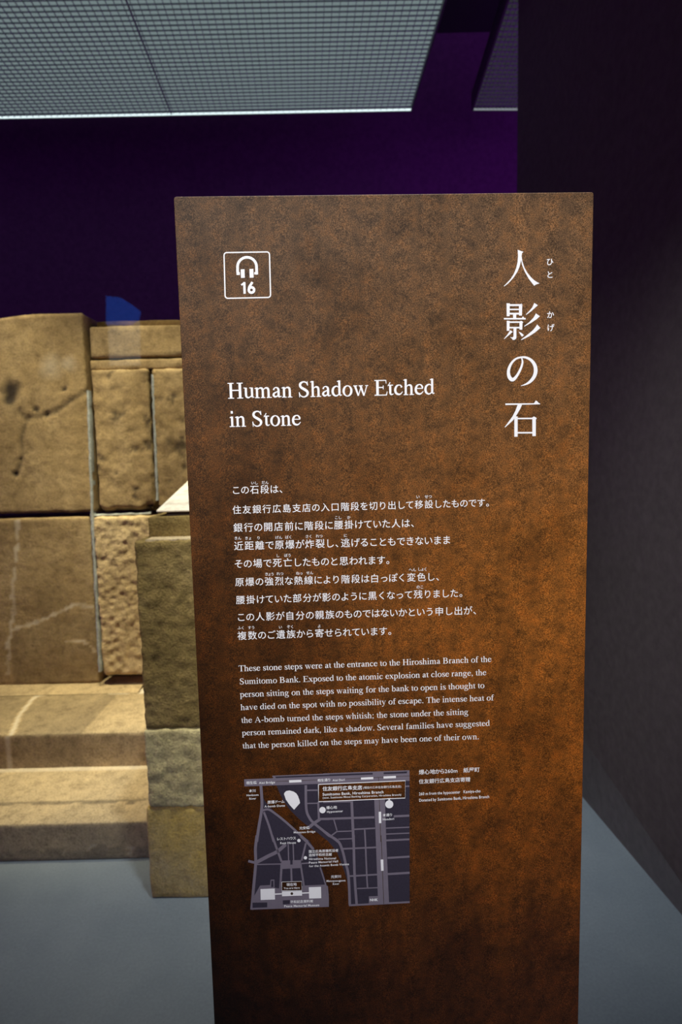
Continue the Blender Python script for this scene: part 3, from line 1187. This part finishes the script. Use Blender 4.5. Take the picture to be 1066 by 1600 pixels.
# ---- English title
pr = Print(0.0003)
serif_line(pr, 'Human Shadow Etched', face(356.5, 622.8), face(679, 616.2), 1.04, 14)
serif_line(pr, 'in Stone', face(359, 667), face(470.5, 664.6), 1.04, 14)
pr.build('english_title', M_PRINT)

# ---- Japanese paragraph with small readings
JP = [
    ('この石段は、', (362.8, 772.6), (444, 770.3)),
    ('住友銀行広島支店の入口階段を切り出して移設したものです。', (363.2, 803.2), (766.5, 791.5)),
    ('銀行の開店前に階段に腰掛けていた人は、', (364.6, 831.4), (649.5, 823.7)),
    ('近距離で原爆が炸裂し、逃げることもできないまま', (365.6, 860), (704.5, 850.2)),
    ('その場で死亡したものと思われます。', (366.5, 887.8), (611, 881.4)),
    ('原爆の強烈な熱線により階段は白っぽく変色し、', (367.3, 916.2), (688.5, 907.3)),
    ('腰掛けていた部分が影のように黒くなって残りました。', (368.8, 944.1), (725, 932.8)),
    ('この人影が自分の親族のものではないかという申し出が、', (370.5, 971), (746.5, 960)),
    ('複数のご遺族から寄せられています。', (371, 1000), (614, 992)),
]
pr = Print(0.0003)
for text, a, b_ in JP:
    font_line(pr, text, face(*a), face(*b_), 0.88, 0.003, None, 0.92)
pr.build('japanese_paragraph', M_PRINT)
pr = Print(0.0003)
k2 = crop(350, 740, 4.845)
k3 = crop(560, 740, 4.635)
for cf, items in ((k2, [('いし', 232, 75), ('だん', 312, 72), ('こし', 865, 337), ('か', 945, 336), ('きん', 105, 493), ('きょ', 185, 493), ('り', 262, 491), ('げん', 415, 488), ('ばく', 490, 485), ('さく', 643, 480), ('れつ', 722, 477), ('に', 920, 473), ('し', 408, 625), ('ぼう', 483, 623), ('きょう', 345, 765), ('れつ', 425, 762), ('ねっ', 572, 758), ('せん', 650, 755), ('ふく', 130, 1172), ('すう', 208, 1170), ('い', 428, 1166), ('ぞく', 503, 1163), ('よ', 722, 1158)]),
                  (k3, [('い', 432, 172), ('せつ', 507, 171), ('へん', 392, 700), ('しょく', 465, 696), ('のこ', 447, 825)])):
    for text, x, y in items:
        pitch = 27 if len(text) < 3 else 22
        for i, ch in enumerate(text):
            kana_at(pr, cf, ch, x + (i - (len(text) - 1) / 2) * pitch, y - 4, 28, 0.004)
pr.build('paragraph_readings', M_PRINT)

# ---- English paragraph
EN = [
    ('These stone steps were at the entrance to the Hiroshima Branch of the', (373.3, 1049), (768, 1034)),
    ('Sumitomo Bank. Exposed to the atomic explosion at close range, the', (374.7, 1069.2), (760, 1054.8)),
    ('person sitting on the steps waiting for the bank to open is thought to', (375.3, 1089.3), (757.2, 1075)),
    ('have died on the spot with no possibility of escape. The intense heat of', (376.4, 1109.5), (771.6, 1094.2)),
    ('the A-bomb turned the steps whitish; the stone under the sitting', (377.4, 1129.6), (732, 1116.3)),
    ('person remained dark, like a shadow. Several families have suggested', (378.4, 1149.3), (765.4, 1134)),
    ('that the person killed on the steps may have been one of their own.', (379.4, 1169.5), (748.9, 1154.8)),
]
pr = Print(0.0003)
for text, a, b_ in EN:
    serif_line(pr, text, face(*a), face(*b_), 1.0, 6)
pr.build('english_paragraph', M_PRINT)

# ---- credit lines
pr = Print(0.0003)
font_line(pr, '爆心地から260m　紙屋町', face(654.8, 1210.2), face(749.5, 1206), 0.85, 0.008)
font_line(pr, '住友銀行広島支店寄贈', face(654.8, 1224.6), face(735.2, 1221), 0.9, 0.008)
font_line(pr, '260 m from the hypocenter   Kamiya-cho', face(655, 1242.6), face(751.2, 1237.8), off=0.012, height=0.0072)
font_line(pr, 'Donated by Sumitomo Bank, Hiroshima Branch', face(655, 1252.4), face(764.6, 1246.6), off=0.012, height=0.0072)
pr.build('credit_lines', M_PRINT)

# ---- site map
A = crop(375, 1195, 7.614)
B = crop(505, 1195, 7.614)
Cc = crop(375, 1305, 7.614)
Dd = crop(505, 1305, 7.614)
land = Print(0.0003)
land.poly([A(*p) for p in [(255, 250), (270, 380), (300, 432), (345, 490), (420, 560), (520, 650), (640, 762), (730, 835), (826, 900)]] +
          [Cc(*p) for p in [(905, 190), (950, 320), (1000, 470), (1035, 600), (1058, 720), (1056, 850), (135, 886), (140, 750), (155, 560), (172, 350), (188, 150), (200, 20)]] +
          [A(*p) for p in [(215, 790), (238, 640), (248, 500), (248, 400), (235, 255)]])
land.poly([A(440, 255), A(470, 330), A(520, 430), A(600, 540), A(700, 640), A(820, 740), A(930, 812)] +
          [Dd(*p) for p in [(0, 25), (60, 70), (110, 130), (160, 190), (205, 300), (250, 420), (282, 520), (297, 640), (308, 838), (1030, 797)]] +
          [B(1028, 70), B(0, 108), A(405, 130), A(400, 200)])
site = land.build('site_map', M_LAND, None, 'dark violet street map')

roads = Print(0.00045)


def rd(cf, w_, *pts_):
    px_ribbon(roads, cf, [(x, y, w_) for x, y in pts_], len(pts_) > 2, 6)


pa, pb_ = A(52, 213), B(1028, 143)
ha = (A(52, 170)[1] - A(52, 255)[1]) / 2
roads.poly([(pa[0], pa[1] - ha), (pb_[0], pb_[1] - ha * 1.06), (pb_[0], pb_[1] + ha * 1.06), (pa[0], pa[1] + ha)])
rd(A, 14, (385, 135), (1066, 108))
rd(B, 14, (0, 108), (1026, 70))
rd(B, 36, (590, 98), (720, 92))
rd(B, 30, (1012, 66), (1012, 190))
rd(A, 40, (395, 150), (420, 165))
rd(A, 34, (250, 245), (262, 420), (258, 540), (225, 740), (200, 914))
rd(Cc, 34, (203, 0), (185, 160), (188, 330), (165, 600), (140, 884))
rd(A, 26, (262, 545), (335, 528), (420, 578), (560, 690), (720, 835), (810, 914))
rd(Cc, 30, (725, 10), (800, 82), (875, 165))
rd(Cc, 16, (955, 380), (1000, 520), (1030, 620))
rd(Cc, 22, (1035, 600), (1046, 720), (1048, 850))
rd(A, 26, (285, 560), (345, 720), (402, 914))
rd(Cc, 26, (382, 0), (440, 160), (495, 310))
rd(A, 30, (784, 240), (790, 520), (828, 630), (880, 692), (980, 772), (1066, 845))
rd(B, 28, (0, 780), (100, 852), (180, 914))
rd(Dd, 30, (70, 0), (180, 72), (230, 180), (265, 320), (302, 480), (318, 830))
rd(A, 36, (820, 745), (880, 695), (955, 645))
rd(A, 26, (940, 642), (1066, 642))
rd(B, 26, (0, 642), (610, 622))
rd(B, 26, (840, 611), (1026, 602))
rd(A, 24, (932, 440), (940, 645))
rd(A, 18, (800, 302), (925, 300))
rd(A, 14, (800, 458), (930, 455))
rd(B, 14, (0, 445), (330, 437))
rd(B, 18, (975, 255), (1026, 252))
rd(B, 32, (340, 430), (362, 914))
rd(Dd, 30, (362, 0), (375, 480), (400, 826))
rd(B, 14, (128, 650), (165, 780))
rd(B, 14, (160, 792), (340, 785))
rd(B, 16, (168, 788), (98, 842))
rd(B, 14, (180, 882), (345, 876))
rd(B, 18, (370, 766), (620, 752))
rd(B, 18, (495, 770), (503, 914))
rd(Dd, 18, (500, 0), (520, 480), (529, 622))
rd(Dd, 20, (235, 160), (636, 142))
rd(Dd, 20, (310, 485), (652, 465))
rd(Dd, 14, (405, 632), (656, 622))
rd(B, 14, (748, 752), (1026, 740))
rd(B, 14, (750, 822), (1026, 810))
rd(B, 22, (750, 897), (1026, 884))
rd(Dd, 24, (765, 268), (1030, 252))
rd(Dd, 26, (770, 460), (1030, 444))
rd(Dd, 22, (308, 832), (1030, 793))
roads.poly([B(608, 400), B(735, 400), B(752, 914), Dd(785, 805), Dd(655, 812), B(628, 914)])
roads.poly([Dd(545, 725), Dd(660, 720), Dd(662, 805), Dd(545, 808)])
rd(Cc, 42, (190, 325), (330, 250), (440, 195), (545, 108))
rd(Cc, 30, (100, 305), (185, 325))
rd(Cc, 14, (200, 346), (495, 340))
px_poly(roads, Cc, [(490, 300), (730, 292), (720, 388), (500, 400)])
rd(Cc, 14, (575, 100), (580, 300))
rd(Cc, 14, (633, 100), (640, 300))
rd(Cc, 22, (610, 390), (616, 548))
rd(Cc, 22, (785, 92), (735, 300))
rd(Cc, 16, (730, 335), (830, 328))
rd(Cc, 22, (722, 340), (765, 620))
rd(Cc, 26, (497, 330), (480, 640))
px_poly(roads, Cc, [(168, 725), (240, 597), (360, 590), (365, 527), (410, 524), (412, 622), (500, 636), (790, 595), (1022, 585), (1046, 850), (135, 884), (150, 740)])
roads.build('street', M_ROAD, site, 'grey violet streets')

for cf, q in ((Cc, [(150, 800), (325, 797), (325, 855), (150, 862)]), (Cc, [(510, 772), (595, 768), (595, 815), (512, 822)]),
              (Cc, [(375, 540), (397, 538), (400, 612), (372, 616)]), (Cc, [(590, 110), (622, 110), (628, 345), (600, 348)]),
              (A, [(420, 138), (810, 122), (810, 132), (420, 148)]), (B, [(10, 118), (580, 96), (580, 106), (10, 128)]),
              (B, [(722, 90), (1000, 76), (1000, 86), (722, 100)])):
    dk = Print(0.00055)
    px_poly(dk, cf, q)
    dk.build('dark_block', M_LAND, site)

rl = Print(0.0006)
px_ribbon(rl, A, [(430, 196, 5), (920, 178, 5)])
px_ribbon(rl, B, [(265, 165, 5), (1026, 130, 5)])
px_ribbon(rl, B, [(660, 150, 5), (686, 914, 6)])
px_ribbon(rl, Dd, [(690, 0, 6), (722, 815, 6)])
rl.build('tram_line', M_RAIL, site)

rect = [A(934, 230), B(978, 186), B(976, 392), A(936, 436)]
hrc = [Cc(498, 552), Cc(736, 545), Cc(736, 652), Cc(500, 656)]
for q, w_ in ((rect, 0.0013), (hrc, 0.0007)):
    cb = Print(0.00065)
    cb.poly(q)
    cb.build('callout_box', RUST, site, 'brown callout box')
    ol = Print(0.0008)
    V, Fc = ribbon([(p[0], p[1], w_) for p in q + [q[0]]], False)
    ol.raw(V, Fc)
    if q is rect:
        px_poly(ol, B, [(765, 395), (805, 392), (787, 425)])
    ol.build('callout_outline', M_PRINT, site)
MARKS = [
    ('dome_landmark', A, [(525, 345), (534, 325), (552, 309), (590, 302), (640, 316), (672, 338), (690, 365), (710, 420), (715, 452), (645, 531), (590, 472), (548, 412)]),
    ('tram_stop', A, [(585, 180), (732, 175), (733, 203), (587, 209)]),
    ('tram_stop', B, [(450, 149), (596, 142), (597, 168), (451, 174)]),
    ('tram_stop', B, [(718, 135), (865, 128), (866, 155), (719, 161)]),
    ('tram_stop', B, [(661, 556), (690, 555), (693, 690), (664, 691)]),
    ('tram_stop', Dd, [(684, 286), (716, 285), (720, 418), (690, 420)]),
    ('museum_wing', Cc, [(245, 637), (415, 630), (418, 760), (248, 767)]),
    ('museum_wing', Cc, [(500, 664), (738, 658), (740, 714), (502, 722)]),
    ('museum_wing', Cc, [(820, 615), (965, 610), (968, 745), (824, 750)]),
    ('museum_passage', Cc, [(418, 690), (500, 686), (500, 700), (418, 704)]),
    ('museum_passage', Cc, [(738, 678), (822, 674), (822, 688), (738, 692)]),
    ('place_dot', A, disc(983, 535, 38)), ('place_dot', B, disc(787, 466, 48)), ('place_dot', Cc, disc(702, 60, 20)), ('place_dot', Cc, disc(780, 265, 20)),
]
for nm, cf, q in MARKS:
    mk = Print(0.0008)
    px_poly(mk, cf, q)
    mk.build(nm, M_PRINT, site, 'white map shape')
dot = Print(0.0009)
px_poly(dot, Cc, disc(618, 690, 16))
dot.build('location_dot', M_RAIL, site, 'dark dot')

def lab(text, a, b_, off=0.014, kana=0.9, h=None):
    lb = Print(0.0009)
    font_line(lb, text, a, b_, kana, off, h)
    lb.build('place_name', M_PRINT, site, 'white map lettering')


lab('相生橋', A(78, 230), A(200, 225)); lab('Aioi Bridge', A(230, 224), A(418, 216))
lab('本川', A(110, 325), A(190, 321)); lab('Honkawa', A(80, 371), A(225, 363)); lab('River', A(112, 412), A(195, 406))
lab('原爆ドーム', A(330, 461), A(530, 450)); lab('A-bomb Dome', A(295, 504), A(538, 492))
lab('相生通り', A(925, 200), B(90, 192)); lab('Aioi Dori', B(115, 192), B(258, 186))
lab('元安橋', A(708, 769), A(828, 761)); lab('Motoyasu Bridge', A(640, 812), A(898, 800))
lab('レストハウス', Cc(440, 59), Cc(668, 48)); lab('Rest House', Cc(480, 102), Cc(668, 95))
lab('国立広島原爆死没者', Cc(820, 207), Dd(182, 193)); lab('追悼平和祈念館', Cc(820, 250), Dd(105, 240))
lab('Hiroshima National', Cc(822, 292), Dd(154, 281)); lab('Peace Memorial Hall', Cc(822, 335), Dd(179, 317)); lab('for the Atomic Bomb Victims', Cc(825, 376), Dd(309, 350))
lab('爆心地', B(40, 526), B(165, 519)); lab('Hypocenter', B(45, 568), B(238, 557))
lab('本通り', B(710, 613), B(824, 607)); lab('Hondori', B(710, 658), B(845, 650))
lab('住友銀行広島支店', A(985, 308), B(465, 292), 0.018); lab('(現在の三井住友銀行広島支店)', B(475, 284), B(930, 268), 0.006)
lab('Sumitomo Bank, Hiroshima Branch', A(985, 364), B(720, 334), 0.02)
lab('(now, Sumitomo Mitsui Banking Corporation, Hiroshima Branch)', A(985, 400), B(930, 362), 0.01)
lab('現在地', Cc(556, 602), Cc(676, 596)); lab('You are Here', Cc(524, 636), Cc(712, 630), 0.02)
lab('元安川', Dd(95, 508), Dd(215, 501)); lab('Motoyasugawa', Dd(40, 552), Dd(268, 544)); lab('River', Dd(115, 588), Dd(194, 582))
lab('平和記念資料館', Cc(600, 806), Cc(872, 795)); lab('Peace Memorial Museum', Cc(528, 852), Cc(945, 838), 0.02)
lab('NHK', Dd(556, 780), Dd(650, 776), 0.035)

# ------------------------------------------------------------------ lit screen across the hall, seen only as a reflection in the glass
SD = 5.2


def mirrored(px, py):
    p = on_wall(px, py, SD)
    return Vector((p.x, 2 * GY - p.y, p.z))


scr = empty('display_screen', mirrored(190, 520), 'lit blue wall screen reflected faintly in the glass above the stones', 'screen')
q = [mirrored(165, 462), mirrored(188, 464), mirrored(217, 484), mirrored(214, 500), mirrored(204, 508), mirrored(165, 507)]
v, f = hexa(q, [p + Vector((0, -0.04, 0)) for p in q])
link_mesh('lit_picture', v, f, emit('blue_screen', (0.0, 0.10, 0.60), 2.8), scr)
q = [mirrored(168, 507), mirrored(204, 508), mirrored(216, 500), mirrored(217, 570), mirrored(170, 570)]
v, f = hexa(q, [p + Vector((0, -0.04, 0)) for p in q])
link_mesh('screen_body', v, f, emit('grey_screen', (0.45, 0.55, 0.6), 1.1), scr)
